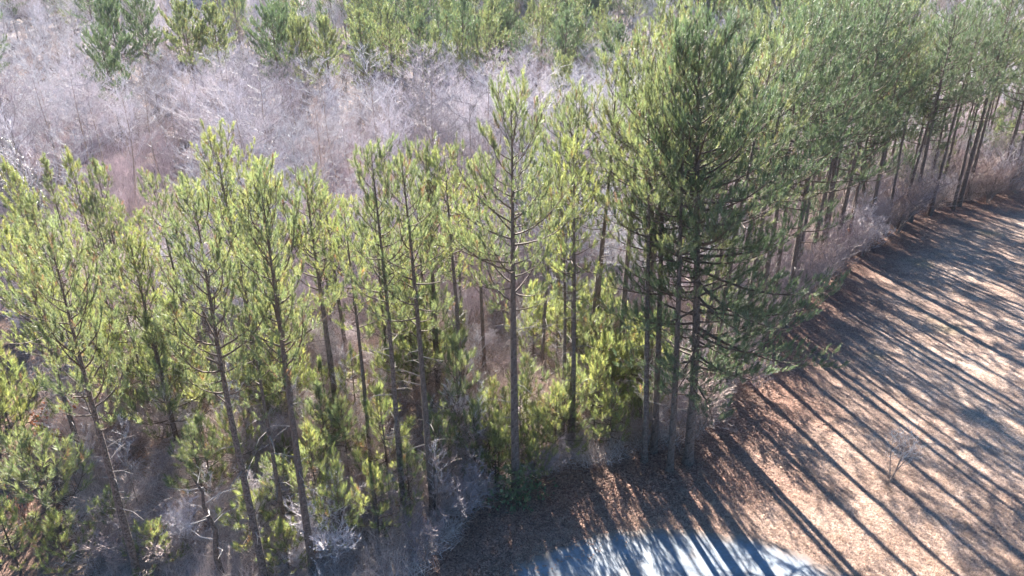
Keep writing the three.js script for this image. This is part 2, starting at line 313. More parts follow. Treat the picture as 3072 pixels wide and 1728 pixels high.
// the row of tall pines at the front, each grown on its own
const heroes = [
  [-16.9, -23.2, { h: 16.7, base: 0.52, rad: 3.0, n: 34, lean: [0.3, 0], seed: 11, stubs: 12, low: 0.35, high: 0.95, second: 2.6 }, M.needles, 'forked open-crowned pine leaning left, leftmost trunk of the front row'],
  [-11.2, -23.2, { h: 18.3, base: 0.54, rad: 3.2, n: 42, low: 0.35, lean: [-0.3, -0.4], seed: 12, stubs: 14, high: 0.85 }, M.needles, 'broad bright pine in the front row left of the dark slender-trunked one'],
  [-11.1, -26.0, { h: 15.6, base: 0.50, rad: 2.1, n: 28, lean: [0.1, 0.1], seed: 13, stubs: 10, r0: 0.13 }, M.needles, 'thin pine with sparse crown squeezed between two front row pines at left'],
  [-9.2, -23.8, { h: 18.7, base: 0.54, rad: 2.8, n: 46, low: 0.55, lean: [0.3, 0.1], seed: 14, stubs: 16, high: 0.95, r0: 0.2 }, M.needles, 'tall pine with dark straight trunk and oval crown reaching the bottom of the view'],
  [-5.7, -28.4, { h: 19.1, base: 0.54, rad: 2.3, n: 40, low: 0.2, lean: [-0.1, 0], seed: 15, stubs: 18, r0: 0.17 }, M.needles, 'slim narrow-crowned pine beside the two leafless understorey bushes, left of a twin trunk'],
  [-4.1, -28.1, { h: 18.7, base: 0.55, rad: 2.6, n: 38, low: 0.2, lean: [-0.5, -0.2], seed: 16, stubs: 18, r0: 0.2 }, M.needles, 'pine with pale lichen-spotted trunk standing right of the slim narrow one'],
  [0.2, -29.6, { h: 20.5, base: 0.52, rad: 4.0, n: 46, lean: [-0.3, -0.3], seed: 17, stubs: 18, r0: 0.24, low: 0.15, high: 0.8, second: 3 }, M.needles, 'large conical pine in the middle with ivy at the foot of its trunk'],
  [3.6, -33.9, { h: 18.3, base: 0.52, rad: 2.3, n: 36, lean: [-0.5, 0], seed: 18, stubs: 14, r0: 0.17 }, M.needlesYoung, 'narrow yellowish pine with twin-looking trunk right of the conical middle pine'],
  [3.1, -34.8, { h: 16.4, base: 0.48, rad: 2.0, n: 28, lean: [-0.4, 0], seed: 19, stubs: 10, r0: 0.13 }, M.needles, 'thin pine close behind the narrow yellowish one'],
  [7.7, -32.5, { h: 20.7, base: 0.54, rad: 3.2, n: 32, lean: [-1.3, -1], seed: 20, stubs: 12, r0: 0.19 }, M.needles, 'left trunk of the pine clump at the corner of the lawn'],
  [8.4, -33.4, { h: 22.3, base: 0.52, rad: 3.6, n: 34, lean: [-1.2, -0.8], seed: 21, stubs: 10, r0: 0.21 }, M.needles, 'middle trunk of the pine clump at the corner of the lawn'],
  [9.0, -31.7, { h: 22.4, base: 0.46, rad: 3.6, n: 36, lean: [-1.2, -0.6], seed: 22, stubs: 12, r0: 0.2, low: -0.05 }, M.needles, 'tall pine just left of the biggest one at the corner of the lawn'],
  [10.2, -32.4, { h: 23.5, base: 0.19, rad: 5.4, n: 124, profile: (s) => (0.6 + 0.4 * smooth(0, 0.3, s)) * (1 - s) ** 0.36 + 0.03, lean: [-1.6, -0.4], seed: 23, stubs: 8, r0: 0.29, low: -0.2, high: 0.8, bias: [0, 0.2], second: 3.3, third: 2.8, sag: 0.7 }, M.needlesDark, 'biggest pine, dark with low boughs reaching out over the lawn corner'],
];
const heroProtos = [];
for (const [x, z, o, m, label] of heroes) heroProtos.push(place(pineProto(o, m), 'pine_tree', label, 'pine tree', null, x, z, 0));

// second row, between and behind them: clones turned and scaled, with their own look
const second = [
  [-16.3, -38.0, 17.7, 1, 'tall spire of a pine rising above the second row at left'], [-12.9, -34.0, 17.3, 4, 'slender pine top just right of the tall left spire'],
  [-21.0, -40.0, 14.9, 2, 'shorter pine in the second row, left of the tall spire'], [-10.9, -36.0, 15.5, 0, 'pine directly behind the dark straight-trunked front pine'],
  [-12.1, -44.0, 12.8, 5, 'low pointed pine against the grey thicket behind the front row'], [-5.0, -40.0, 16.4, 3, 'pine behind the slim narrow-crowned front pine'],
  [-3.2, -38.0, 16.7, 7, 'leafy pine left of the conical middle pine, one row back'], [-2.0, -43.0, 14.0, 4, 'small-topped pine in the gap left of the conical middle pine'],
  [2.0, -40.0, 15.1, 0, 'pine half hidden behind the conical middle pine'], [5.4, -42.0, 16.2, 6, 'pine behind the narrow yellowish one'],
  [4.2, -41.0, 19.3, 10, 'pale sunlit pine stepping up towards the big clump, lowest of three'], [6.0, -44.0, 21.0, 9, 'pale sunlit pine stepping up towards the big clump, middle of three'],
  [7.6, -42.0, 22.6, 10, 'pale sunlit pine stepping up towards the big clump, highest of three'], [3.6, -47.0, 17.2, 2, 'thin pine top at the left foot of the stepped sunlit pines'],
  [10.2, -46.0, 23.2, 6, 'broad sunlit pine crown just behind the biggest pine'], [-20.1, -34.0, 13.1, 3, 'pine behind the forked leftmost front pine'],
  [-8.3, -33.0, 15.6, 8, 'thin pine between the dark straight trunk and the slim narrow pine'], [-23.8, -31.0, 13.6, 0, 'pine cut by the left edge of the view, behind the forked one'],
  [13.5, -43, 23.4, 9, 'full pine crown right behind the biggest pine, towards the lawn'], [8.9, -38.2, 22.0, 11, 'dark pine inside the clump at the corner of the lawn'],
  [12.6, -37.6, 22.4, 11, 'dark pine on the lawn side of the clump corner'],
];
const highCrowns = [44, 45, 46].map((seed, k) => pineProto({ h: 19, base: [0.64, 0.6, 0.67][k], rad: [3.4, 3.0, 3.6][k], n: 32, seed, r0: 0.17, low: 0.1, high: 0.85, stubs: 16, lean: [k * 0.4 - 0.4, 0.2] }));
const thirdRow = [41, 42, 43].map((seed, k) => pineProto({ h: 13, base: [0.3, 0.36, 0.26][k], rad: [2.8, 2.4, 3.0][k], n: 36, seed, r0: 0.11, low: 0.15, high: 0.85, stubs: 6 }));
[[-13.8, -47, 12, 0, 'behind the low pointed pine'], [-8.6, -41, 13, 1, 'between the front row and the thicket, left of centre'], [-6.6, -46, 12.5, 2, 'at the thicket side behind the slim narrow pine'], [-3.9, -47, 13, 1, 'at the thicket side left of the conical middle pine'], [-10.0, -48, 11, 2, 'small at the thicket edge behind the dark straight-trunked pine'], [-18.3, -43, 12.5, 1, 'left of the tall spire at the gap'], [-24.6, -43, 11.5, 2, 'at the left beside the gap'], [-22.5, -36, 11, 0, 'left behind the forked leftmost pine']].forEach(([x, z, h, k, where], i) => place(thirdRow[k], 'pine_tree', 'airy medium pine ' + where, 'pine tree', null, x, z, i * 2.1, [h / 13 * 1.15, h / 13, h / 13 * 1.15], i % 3 ? M.needles : M.needlesYoung));
const RS = rng(500), hs = heroes.map((q) => q[2].h);
for (const [x, z, h, k, label] of second) { const s = h / hs[k]; const high = x > 0.5 && x < 9.5 && z < -39, s2 = high ? h / 19 : s; place(high ? highCrowns[k % 3] : heroProtos[k], 'pine_tree', label, 'pine tree', null, x, z, 1 + RS() * 5, [s2 * (1.1 + 0.25 * RS()), s2, s2 * 1.1], z > -45 && x < 0 && RS() < 0.6 ? M.needlesYoung : M.needles).rotation.z = (RS() - 0.5) * 0.07; }

// the wood along the lawn at right
const woodProtos = [31, 32, 33, 34].map((seed, k) => pineProto({ h: 25, base: [0.44, 0.58, 0.32, 0.52][k], rad: [5.0, 4.4, 5.4, 4.2][k], n: 42, seed, stubs: 14, r0: 0.24, low: 0.1, high: 0.8, needles: 24, width: 0.028, second: 2.1, third: 1.9, axis: 0.46, len: 0.25, lean: [(k - 1.5) * 0.5, 0.3] }));
{
  const R = rng(77), spots = [];
  const fixed = [[21.2, -50.5], [23.6, -53.4], [34.6, -66.5], [42.0, -73], [55.6, -83], [57.2, -84.5], [66, -90.5], [17.6, -46], [27.5, -59], [30.2, -62], [47.5, -78], [16.2, -42.5], [19.4, -48.4], [25.4, -56.6], [32.4, -64.4], [38.4, -69.9], [44.9, -75.6], [51.3, -80.6], [22.2, -49.9], [28.8, -59.4]];
  for (const f of fixed) spots.push(f);
  const order = fixed.map((f, k) => k).sort((a, b) => fixed[a][0] - fixed[b][0]), WORDS = ['first', 'second', 'third', 'fourth', 'fifth', 'sixth', 'seventh', 'eighth', 'ninth', 'tenth', 'eleventh', 'twelfth', 'thirteenth', 'fourteenth', 'fifteenth', 'sixteenth', 'seventeenth', 'eighteenth', 'nineteenth', 'twentieth'];
  const ordinal = (k) => WORDS[order.indexOf(k)] + ' trunk along the lawn edge counted from the biggest pine';
  for (let k = 0; k < 30000 && spots.length < 78; k++) {
    const x = 12 + R() * 85, d = 40 + R() * 85, e = edgeDistance(x, d);
    if (e > -0.6 || e < -30 || x > d * 0.82 + 6 || x < d * 0.235 - 1) continue;
    if (R() > Math.exp(e / 17)) continue;
    if (spots.some(([a, b]) => Math.hypot(a - x, b + d) < 2.9)) continue;
    spots.push([x, -d]);
  }
  spots.forEach(([x, z], k) => { const s = (0.76 + 0.3 * R()) * (x < 20 ? 0.95 : 1); place(woodProtos[k % 4], 'pine_tree', k < fixed.length ? ordinal(k) : 'tall pine in the dense wood ' + (edgeDistance(x, -z) > -9 ? 'close behind its lawn edge' : 'deep inside') + (x < 24 ? ', near the biggest pine' : x < 45 ? ', halfway along the lawn' : ', towards the far right'), 'pine tree', 'pines of the wood beside the lawn', x, z, R() * 6.28, [s * (0.85 + 0.35 * R()), s, s], R() < 0.82 ? M.needlesDark : M.needles).rotation.z = (R() - 0.5) * 0.045; });
}

// young pines with needles down to the ground
const young = [51, 52, 53, 54, 55].map((seed, k) => pineProto({ h: 5, base: 0.14, rad: [2.0, 2.3, 1.8, 2.2, 1.9][k], n: 28, seed, r0: 0.06, sides: 6, low: 0.1, high: 1.0, needles: 30, len: 0.27, width: 0.02, second: 2.4, third: 1.9, bare: 0.25, profile: (s) => (0.6 + 0.4 * smooth(0, 0.25, s)) * (1 - s) ** 0.8 + 0.08 }, M.needlesYoung));
{
  const R = rng(88);
  const list = [[-28.4, -31.7, 5.9], [-22.5, -26.2, 6.2], [-23.0, -24.1, 4.4], [-20.5, -23.9, 3.6], [-24.8, -30.0, 3.9], [-16.5, -29.2, 4.5], [-15.2, -30.9, 4.6], [-12.5, -25.4, 4.2], [-10.4, -24.1, 3.0], [-9.1, -30.9, 5.2], [-8.2, -25.6, 5.1], [-6.6, -26.3, 4.3], [-6.8, -30.2, 6.3],
    [-2.1, -31.7, 7.2], [-1.3, -32.6, 5.1], [1.4, -31.4, 4.2], [2.5, -32.7, 4.8], [-3.2, -34.6, 6.9], [5.7, -37.3, 5.5], [7.9, -39.1, 5.2], [5.8, -33.8, 4.2], [-4.0, -30.9, 4.0], [-11.4, -35.6, 5.0], [-21.6, -39.1, 5.2], [-9.9, -27.7, 5.6], [-19.5, -26.3, 3.2], [-16.5, -24.1, 3.0], [-0.9, -30.4, 3.8], [1.2, -30.2, 3.0], [0.9, -34.6, 6.0]];
  for (let k = 0; k < 40; k++) { const x = lerp(-32, 10, R()), d = lerp(32, 48, R()); if (edgeDistance(x, d) < -2) list.push([x, -d, 3.5 + 5 * R()]); }
  for (let k = 0; k < 20; k++) { const d = lerp(26, 37, R()), x = lerp(-20, 7, R()); if (edgeDistance(x, d) < -0.8) list.push([x, -d, 1.8 + 2.6 * R()]); }
  list.forEach(([x, z, h0], k) => { const h = x > -3 ? Math.min(h0, (-z - 22.5) * 0.47) : h0; place(young[k % 5], 'young_pine', (h < 4 ? 'low ' : h < 6 ? 'young ' : 'taller young ') + (k % 4 === 1 ? 'green' : 'yellow-green') + ' pine ' + besides(x, -z), 'young pine', 'young pines under the front row', x, z, R() * 6.28, [h / 5 * (0.9 + 0.35 * R()), h / 5, h / 5 * (0.9 + 0.3 * R())], k % 4 === 1 ? M.needles : M.needlesYoung); });
}
// half-grown pines at the left, beyond the gap, and others under the wood by the lawn
{
  const R = rng(99), mid = [61, 62, 63].map((seed, k) => pineProto({ h: 12, base: 0.2, rad: [2.4, 2.1, 2.7][k], n: 34, seed, r0: 0.11, needles: 26, width: 0.03, len: 0.28, high: 1.15 }, M.needles));
  const list = [[-36.5, -56.0, 12.6], [-40.0, -58.0, 11.9], [-33.3, -54.0, 12.4], [-42.2, -57.0, 10.9], [-36.4, -50.0, 10.7], [-32.3, -51.0, 10.3], [-34.3, -44.0, 10.3], [-30.0, -46, 9], [-38.8, -52.5, 9.8], [-45, -60, 11], [-28.5, -39, 9.5], [-31.5, -41.5, 8.6], [-25.5, -37, 9.6]];
  list.forEach(([x, z, h], k) => place(mid[k % 3], 'pine_tree', (h > 11 ? 'taller' : h > 10 ? 'half-grown' : 'smaller') + ' bushy pine at the left, ' + (z > -42 ? 'just behind the front row' : x < -39 ? 'by the picture edge' : x < -35 ? 'in the middle of its group' : 'beside the gap'), 'pine tree', 'half-grown pines at the left', x, z, R() * 6.28, h / 12, k % 3 ? M.needles : M.needlesYoung));
  const inner = [];
  for (let k = 0; k < 4000 && inner.length < 46; k++) {
    const x = 13 + R() * 80, d = 38 + R() * 76, e = edgeDistance(x, d);
    if (e > -1.2 || e < -20 || x > d * 0.85 + 6 || inner.some(([a, b]) => Math.hypot(a - x, b + d) < 3)) continue;
    inner.push([x, -d]);
  }
  inner.forEach(([x, z], k) => { const h = (5 + 7 * R()) * (edgeDistance(x, -z) > -6 ? 0.75 : 1); place(mid[k % 3], 'pine_tree', 'half-grown pine under the tall trunks of the wood ' + (x < 26 ? 'near the biggest pine' : x < 48 ? 'halfway along the lawn' : 'towards the far right'), 'pine tree', 'half-grown pines inside the wood', x, z, R() * 6.28, [h / 12 * 1.3, h / 12, h / 12 * 1.3], k % 2 ? M.needles : M.needlesDark); });
}
// pines standing above the grey thicket, and the stand beyond it
const farProtos = [71, 72, 73, 74].map((seed, k) => pineProto({ h: 21, base: [0.40, 0.46, 0.34, 0.26][k], rad: [5.4, 4.6, 5.8, 4.2][k], n: 46, seed, r0: 0.26, far: true, sides: 6, needles: 16, width: 0.06, len: 0.36, axis: 0.45, second: 1.9, third: 1.8, low: 0.1, high: 1.05, profile: (s) => (0.55 + 0.45 * smooth(0, 0.3, s)) * (1 - s) ** 0.5 + 0.05 }));
{
  const R = rng(111);
  const named = [[-67.5, -118.9, 19.0, 2, 'dark dense pine left of the others above the grey thicket'], [-77.8, -142, 23.1, 0, 'broad pine behind the dark dense one at back left'], [-61.8, -138.0, 23.3, 1, 'straight pine with long clear trunk at back left, left of a paler twin'], [-57.6, -141, 22.6, 1, 'paler pine close right of the straight one at back left'],
    [-41.9, -127.8, 22.1, 0, 'round-headed pine with twin stems rising from the grey thicket'], [-37.3, -127.8, 20.4, 3, 'narrow dark pine right beside the round-headed twin-stemmed one'], [-34.0, -132, 20.8, 1, 'small-crowned pine right of the narrow dark one above the thicket'], [-101, -138, 23, 2, 'pine in the upper left corner of the view'],
    [-47, -150, 22, 0, 'pine set back between the round-headed one and the straight one'], [-80, -158, 23, 2, 'tall pine set far back at upper left'], [7.5, -104, 16, 3, 'lone small pine among bare trees, left of the sunlit big clump'], [20, -138, 19, 2, 'yellowish round pine at the front of the back stand']];
  const crown = [75, 76, 77].map((seed, k) => pineProto({ h: 21, base: [0.48, 0.52, 0.42][k], rad: [5.4, 4.6, 5.8][k], n: 50, seed, r0: 0.28, far: true, sides: 7, needles: 18, width: 0.055, len: 0.38, axis: 0.5, second: 2.6, third: 2.3, low: 0.1, high: 0.85 }, M.needlesDark));
  for (const [x, z, h, k, label] of named) { const s = h / 21; place(crown[k % 3], 'pine_tree', label, 'pine tree', null, x, z, R() * 6.28, [s * 0.95, s * 0.97, s * 0.95], k % 2 ? M.needles : M.needlesDark); }
  const spots = [];
  for (let k = 0; k < 4000 && spots.length < 120; k++) {
    const d = 142 + R() ** 0.8 * 110, x = lerp(-0.78, 0.55, R()) * d;
    const inStand = x > d * -0.21 && x < d * 0.13 && fbm(x * 0.05 + 2, d * 0.05, 2) > 0.22;
    if (!inStand && R() > 0.03) continue;
    if (spots.some(([a, b]) => Math.hypot(a - x, b + d) < 4.2)) continue;
    spots.push([x, -d]);
  }
  for (const [x, z] of spots) { const s = 0.78 + 0.3 * R(); place(farProtos[Math.floor(R() * 4)], 'pine_tree', 'pine in the stand beyond the thicket, ' + (x / z > 0.1 ? 'left end' : x / z > -0.02 ? 'middle' : 'right end') + (z > -172 ? ', front rank' : z > -205 ? ', second rank' : ', farthest back'), 'pine tree', 'pines beyond the thicket', x, z, R() * 6.28, [s * 1.05, s, s], R() < 0.5 ? M.needlesDark : M.needles); }
}

// ---------------------------------------------------------------- leafless hardwoods
function bareShape(o) {
  const R = rng(o.seed), trunk = new Tubes(), G = new Tris(), h = o.h, c0 = o.color ?? [0.385, 0.36, 0.36];
  const tint = (f = 1) => { const v = (0.75 + 0.5 * R()) * f; return [c0[0] * v, c0[1] * v, c0[2] * v]; };
  const stems = o.stems ?? 1, all = [];
  for (let s = 0; s < stems; s++) {
    const a = R() * 6.28, sp = stems > 1 ? (o.spread ?? 0.3) * (0.4 + R()) : 0.05, hh = h * (stems > 1 ? 0.7 + 0.4 * R() : 1), ph = R() * 6, pts = [], rad = [], r0 = o.r0 ?? 0.008 * h;
    for (let k = 0; k <= 8; k++) { const t = k / 8; pts.push(V(Math.cos(a) * sp * hh * t + Math.sin(t * 5 + ph) * 0.015 * hh, hh * t * (1 - 0.1 * sp * t) - (k ? 0 : 0.15), Math.sin(a) * sp * hh * t + Math.cos(t * 4 + ph) * 0.015 * hh)); rad.push(r0 * Math.max(0.07, 1 - t * 0.95)); }
    trunk.tube(pts, rad, o.sides ?? 5); all.push([pts, hh, r0]);
  }
  const walk = (p, d, L, r, level) => {
    let q = p; const seg = level === 0 ? 4 : level === 1 ? 3 : 2, dd = d.clone(), nodes = [p];
    for (let k = 0; k < seg; k++) {
      dd.add(V((R() - 0.5) * 0.5, (R() - 0.5) * 0.3 + (o.droop ?? 0.10), (R() - 0.5) * 0.5)).normalize();
      const n = q.clone().addScaledVector(dd, L / seg), ra = r * (1 - k / seg * 0.8), rb = r * (1 - (k + 1) / seg * 0.8);
      if (level < 2) G.stick(q, n, ra, Math.max(rb, 0.003), tint(level === 0 ? 0.5 : 0.85));
      else { const w = r * 1.0, c = tint(), sx = (R() - 0.5), sy = (R() - 0.5), sz = (R() - 0.5), l = w / Math.hypot(sx, sy, sz); G.tri(q.x - sx * l, q.y - sy * l, q.z - sz * l, q.x + sx * l, q.y + sy * l, q.z + sz * l, n.x, n.y, n.z, c); }
      q = n; nodes.push(n);
    }
    if (level >= 2) return;
    const nC = level === 0 ? (o.n1 ?? 7) : (o.n2 ?? 7);
    for (let k = 0; k < nC; k++) {
      const t = lerp(0.2, 1, (k + R()) / nC), f = Math.min(seg - 1e-3, t * seg), i = Math.floor(f), pp = nodes[i].clone().lerp(nodes[i + 1], f - i);
      const cd = dd.clone().multiplyScalar(0.8).add(V((R() - 0.5) * 1.7, (R() - 0.35) * 1.0, (R() - 0.5) * 1.7)).normalize();
      walk(pp, cd, L * (0.5 - 0.15 * t) * (0.6 + 0.7 * R()), Math.max(r * 0.5, o.fine ?? 0.014), level + 1);
    }
  };
  for (const [pts, hh, r0] of all) {
    const nB = Math.round((o.n0 ?? 24) / Math.sqrt(stems));
    for (let k = 0; k < nB; k++) {
      const t = lerp(o.base ?? 0.3, 0.99, ((k + R()) / nB) ** 0.85), f = t * 8, i = Math.min(7, Math.floor(f)), p = pts[i].clone().lerp(pts[i + 1], f - i), a = k * 2.4 + R(), e = (o.rise ?? 0.5) + (R() - 0.5) * 0.6;
      walk(p, V(Math.cos(a) * Math.cos(e), Math.sin(e), Math.sin(a) * Math.cos(e)), hh * (o.reach ?? 0.3) * (1.05 - 0.75 * ((t - (o.base ?? 0.3)) / (1 - (o.base ?? 0.3)))) * (0.7 + 0.6 * R()), Math.max(0.012, r0 * 0.35 * (1.1 - t)), 0);
    }
  }
  return { trunk, twigs: G };
}
function bareProto(o, m = M.twigs, tm = M.greyBark) { const s = bareShape(o), g = new THREE.Group(); mesh('trunk', s.trunk.geometry(), tm, g); mesh('crown', s.twigs.geometry(), m, g); return g; }
const bare = [
  bareProto({ h: 14, seed: 201, n0: 26, rise: 0.85, reach: 0.28, color: [0.50, 0.455, 0.465], n1: 7, n2: 9 }), bareProto({ h: 12, seed: 202, n0: 36, base: 0.22, reach: 0.36, rise: 0.3, n1: 7, n2: 9 }), bareProto({ h: 15, seed: 203, n0: 28, rise: 1.0, reach: 0.27, color: [0.47, 0.43, 0.44], n1: 7, n2: 9 }),
  bareProto({ h: 10, seed: 204, stems: 3, spread: 0.35, n0: 36, base: 0.25, reach: 0.34, rise: 0.35, n1: 7, n2: 9 }), bareProto({ h: 13, seed: 205, n0: 36, rise: 0.3, reach: 0.36, base: 0.35, n1: 7, n2: 9, color: [0.42, 0.37, 0.37] }), bareProto({ h: 8, seed: 206, stems: 4, spread: 0.4, n0: 38, base: 0.15, reach: 0.36, rise: 0.4, n1: 7, n2: 9, color: [0.36, 0.31, 0.32] }),
];
const bareH = [14, 12, 15, 10, 13, 8];
const SECTORS = [[-0.62, 'at the far left'], [-0.44, 'behind the half-grown pines'], [-0.27, 'behind the tall spire'], [-0.12, 'right of the tall spire'], [0.06, 'behind the conical middle pine'], [9, 'left of the big pine clump']];
function thicketLabel(x, d) {
  const where = SECTORS.find(([lim]) => x / d < lim)[1], row = d < 68 ? 'low leafless tree at the thicket front' : d < 95 ? 'leafless grey tree mid-thicket' : d < 122 ? 'tall leafless tree at the thicket back' : 'leafless tree at the foot of the back pines';
  return [row + ' ' + where, row.replace('tree', 'trees') + ' ' + where];
}
const inWood = (x, d) => { const e = edgeDistance(x, d); return e > -26 && x > d * 0.2; };
{
  const R = rng(222), spots = [];
  const gap = (x, d) => (Math.hypot((x + 39) / 7, (d - 72) / 13) < 1) || (Math.hypot((x + 66) / 6, (d - 104) / 9) < 1) || Math.hypot((x + 44) / 5, (d - 92) / 7) < 1;
  for (let k = 0; k < 30000 && spots.length < 248; k++) {
    const d = 49 + R() ** 0.85 * 105, x = lerp(-0.82, 0.46, R()) * d;
    if (edgeDistance(x, d) > -14 && x > 12 || gap(x, d) || (x < -26 && d < 62) || inWood(x, d) && edgeDistance(x, d) > -22) continue;
    if (spots.some(([a, b]) => Math.hypot(a - x, b + d) < 3.1 + d * 0.012)) continue;
    spots.push([x, -d]);
  }
  spots.sort((a, b) => b[1] - a[1]);
  spots.forEach(([x, z], k) => {
    const d = -z, near = d < 66, j = near ? [3, 5, 1, 3][Math.floor(R() * 4)] : Math.floor(R() * 5), want = lerp(9.5, 15.5, smooth(48, 78, d)) * lerp(1, 0.85, smooth(95, 115, d)) * (0.62 + 0.62 * R()), s = want / bareH[j];
    const [label, group] = thicketLabel(x, d), pick = R() * 0.6 + fbm(x * 0.07, d * 0.07, 2) * 0.8; place(bare[j], 'bare_tree', label, 'bare tree', group, x, z, R() * 6.28, [s * 1.2, s, s * 1.2], pick < 0.34 ? M.twigsDark : pick < 0.41 ? M.twigsTan : M.twigs).rotation.z = (R() - 0.5) * 0.14;
  });
  // understorey of the wood along the lawn
  const inside = [];
  for (let k = 0; k < 4000 && inside.length < 52; k++) {
    const x = 13 + R() * 80, d = 38 + R() * 78, e = edgeDistance(x, d);
    if (e > -1.6 || e < -18 || x > d * 0.85 + 6 || inside.some(([a, b]) => Math.hypot(a - x, b + d) < 2.4)) continue;
    inside.push([x, -d]);
  }
  inside.forEach(([x, z]) => { const j = [3, 5, 1][Math.floor(R() * 3)], s = (4 + 4.5 * R()) / bareH[j]; place(bare[j], 'bare_tree', 'small leafless tree among the trunks of the wood beside the lawn', 'bare tree', 'small leafless trees in the wood beside the lawn', x, z, R() * 6.28, [s * 1.25, s, s * 1.25], R() < 0.4 ? M.twigsDark : R() < 0.6 ? M.twigsTan : M.twigs); });
  // farther leafless trees round the back stand
  const back = [];
  for (let k = 0; k < 30000 && back.length < 380; k++) {
    const d = 92 + R() * 150, x = lerp(-0.8, 0.88, R()) * d;
    if (d < 150 && (x < d * 0.34 || edgeDistance(x, d) > -16)) continue;
    if (x > d * -0.2 && x < d * 0.12 && R() < 0.6) continue;
    if (back.some(([a, b]) => Math.hypot(a - x, b + d) < 4)) continue;
    back.push([x, -d]);
  }
  const g = new THREE.Group(); g.name = 'bare_wood'; stuff(g, 'leafless trees on the rise beyond the thicket, one grey mass');
  for (const j of [0, 1, 2]) for (const part of bare[j].children) {
    const list = back.filter((_, k) => k % 3 === j), I = new THREE.InstancedMesh(part.geometry, part.material, list.length), R2 = rng(223 + j), mt = new THREE.Matrix4(), q = new THREE.Quaternion(); I.name = part.name; stuff(I);
    list.forEach(([x, z], k) => { q.setFromAxisAngle(V(0, 1, 0), R2() * 6.28); const t = (12 + 5 * R2()) / bareH[j]; mt.compose(V(x, groundY(x, z) - 0.05, z), q, V(t * 1.2, t, t * 1.2)); I.setMatrixAt(k, mt); });
    g.add(I);
  }
  scene.add(g);
}
// slim pale saplings by the gap at left
const sapling = bareProto({ h: 11, seed: 231, n0: 20, base: 0.25, reach: 0.2, rise: 0.7, n1: 5, n2: 5, r0: 0.085, color: [0.55, 0.52, 0.50] });
place(sapling, 'bare_sapling', 'tall pale bare sapling leaning beside the gap left of the front pines', 'sapling', null, -40.1, -61.2, 0.4, 1.03).rotation.z = 0.05;
place(sapling, 'bare_sapling', 'pale bare sapling among the half-grown pines at the left', 'sapling', null, -44.4, -62.0, 2.4, 0.9);
place(sapling, 'bare_sapling', 'short thin bare sapling in the gap, right of the tall pale one', 'sapling', null, -37.7, -60.0, 4.4, 0.66);
// leafless bushes at the foot of the wood, under the pines and in the clearings
const bushes = [241, 242, 243].map((seed, k) => bareProto({ h: 3, seed, stems: 6, spread: 0.45, n0: 34, base: 0.1, reach: 0.42, rise: 0.6, n1: 6, n2: 7, r0: 0.025, fine: 0.009, color: [[0.46, 0.40, 0.39], [0.40, 0.34, 0.335], [0.54, 0.48, 0.47]][k] }));
{
  const R = rng(251);
  const edge = [[24.4, -52.8], [26.2, -55.2], [29.2, -58.6], [31.3, -61], [33.3, -63.5], [37, -68], [40.7, -72.4], [20.9, -49.6], [22.4, -50.9], [27, -57], [52.7, -82.5], [44.7, -76], [36.4, -66.4], [48.5, -79.5], [17.6, -45.2], [60, -87], [19.3, -47.6], [35, -68], [28, -60], [23, -54.5]];
  for (let k = 0; k < 600 && edge.length < 86; k++) { const x = 14 + R() * 60, d = 36 + R() * 56, e = edgeDistance(x, d); if (e < 0.3 + 1.5 * R() ** 3 && e > -4.5 && !edge.some(([a, b]) => Math.hypot(a - x, b + d) < 1.6)) edge.push([x, -d]); }
  for (const [x, z] of edge) { const s = (1.1 + 1.15 * R()) * (x > 18 ? 1 : 0.55); place(bushes[Math.floor(R() * 3)], 'bare_bush', (s > 1.8 ? 'tall' : 'low') + ' leafless bush at the foot of the wood, ' + (x < 20 ? 'beside the biggest pine' : x < 32 ? 'nearer the biggest pine' : x < 46 ? 'halfway along the lawn' : 'at the far end of the lawn'), 'bush', 'bushes along the lawn edge', x, z, R() * 6.28, [s, s * (0.7 + 0.6 * R()), s], R() < 0.4 ? M.twigsDark : R() < 0.65 ? M.twigsTan : M.twigs); }
  const under = [];
  for (let k = 0; k < 2000 && under.length < 170; k++) {
    const d = 23.5 + R() * 27, x = lerp(-0.8, 0.34, R()) * d, e = edgeDistance(x, d);
    if (e > -0.5 || under.some(([a, b]) => Math.hypot(a - x, b + d) < 1.15)) continue;
    under.push([x, -d]);
  }
  for (const [x, z] of under) { const s = 0.55 + 0.55 * R(); place(bushes[Math.floor(R() * 3)], 'bare_bush', (s < 0.8 ? 'low' : 'big') + ' leafless tangled bush ' + besides(x, -z), 'bush', 'bushes under the front pines', x, z, R() * 6.28, [s * (0.9 + 0.9 * R()), s * (0.7 + 0.7 * R()), s * (0.9 + 0.9 * R())], R() < 0.35 ? M.twigsDark : R() < 0.6 ? M.twigsTan : M.twigs); }
}
{
  const R = rng(255), thin = bareProto({ h: 6, seed: 256, n0: 18, base: 0.3, reach: 0.22, rise: 0.75, n1: 5, n2: 5, r0: 0.045, fine: 0.008, color: [0.50, 0.45, 0.44] }), at = [];
  for (let k = 0; k < 2000 && at.length < 46; k++) { const d = 25 + R() * 26, x = lerp(-0.75, 0.3, R()) * d, e = edgeDistance(x, d); if (e < -1 && !at.some(([a, b]) => Math.hypot(a - x, b + d) < 2)) at.push([x, -d]); }
  for (const [x, z] of at) { const s = 0.55 + 0.6 * R(); place(thin, 'bare_sapling', (s < 0.85 ? 'short' : 'taller') + ' thin leafless sapling ' + besides(x, -z), 'sapling', 'leafless saplings among the front pines', x, z, R() * 6.28, s).rotation.z = (R() - 0.5) * 0.2; }
}
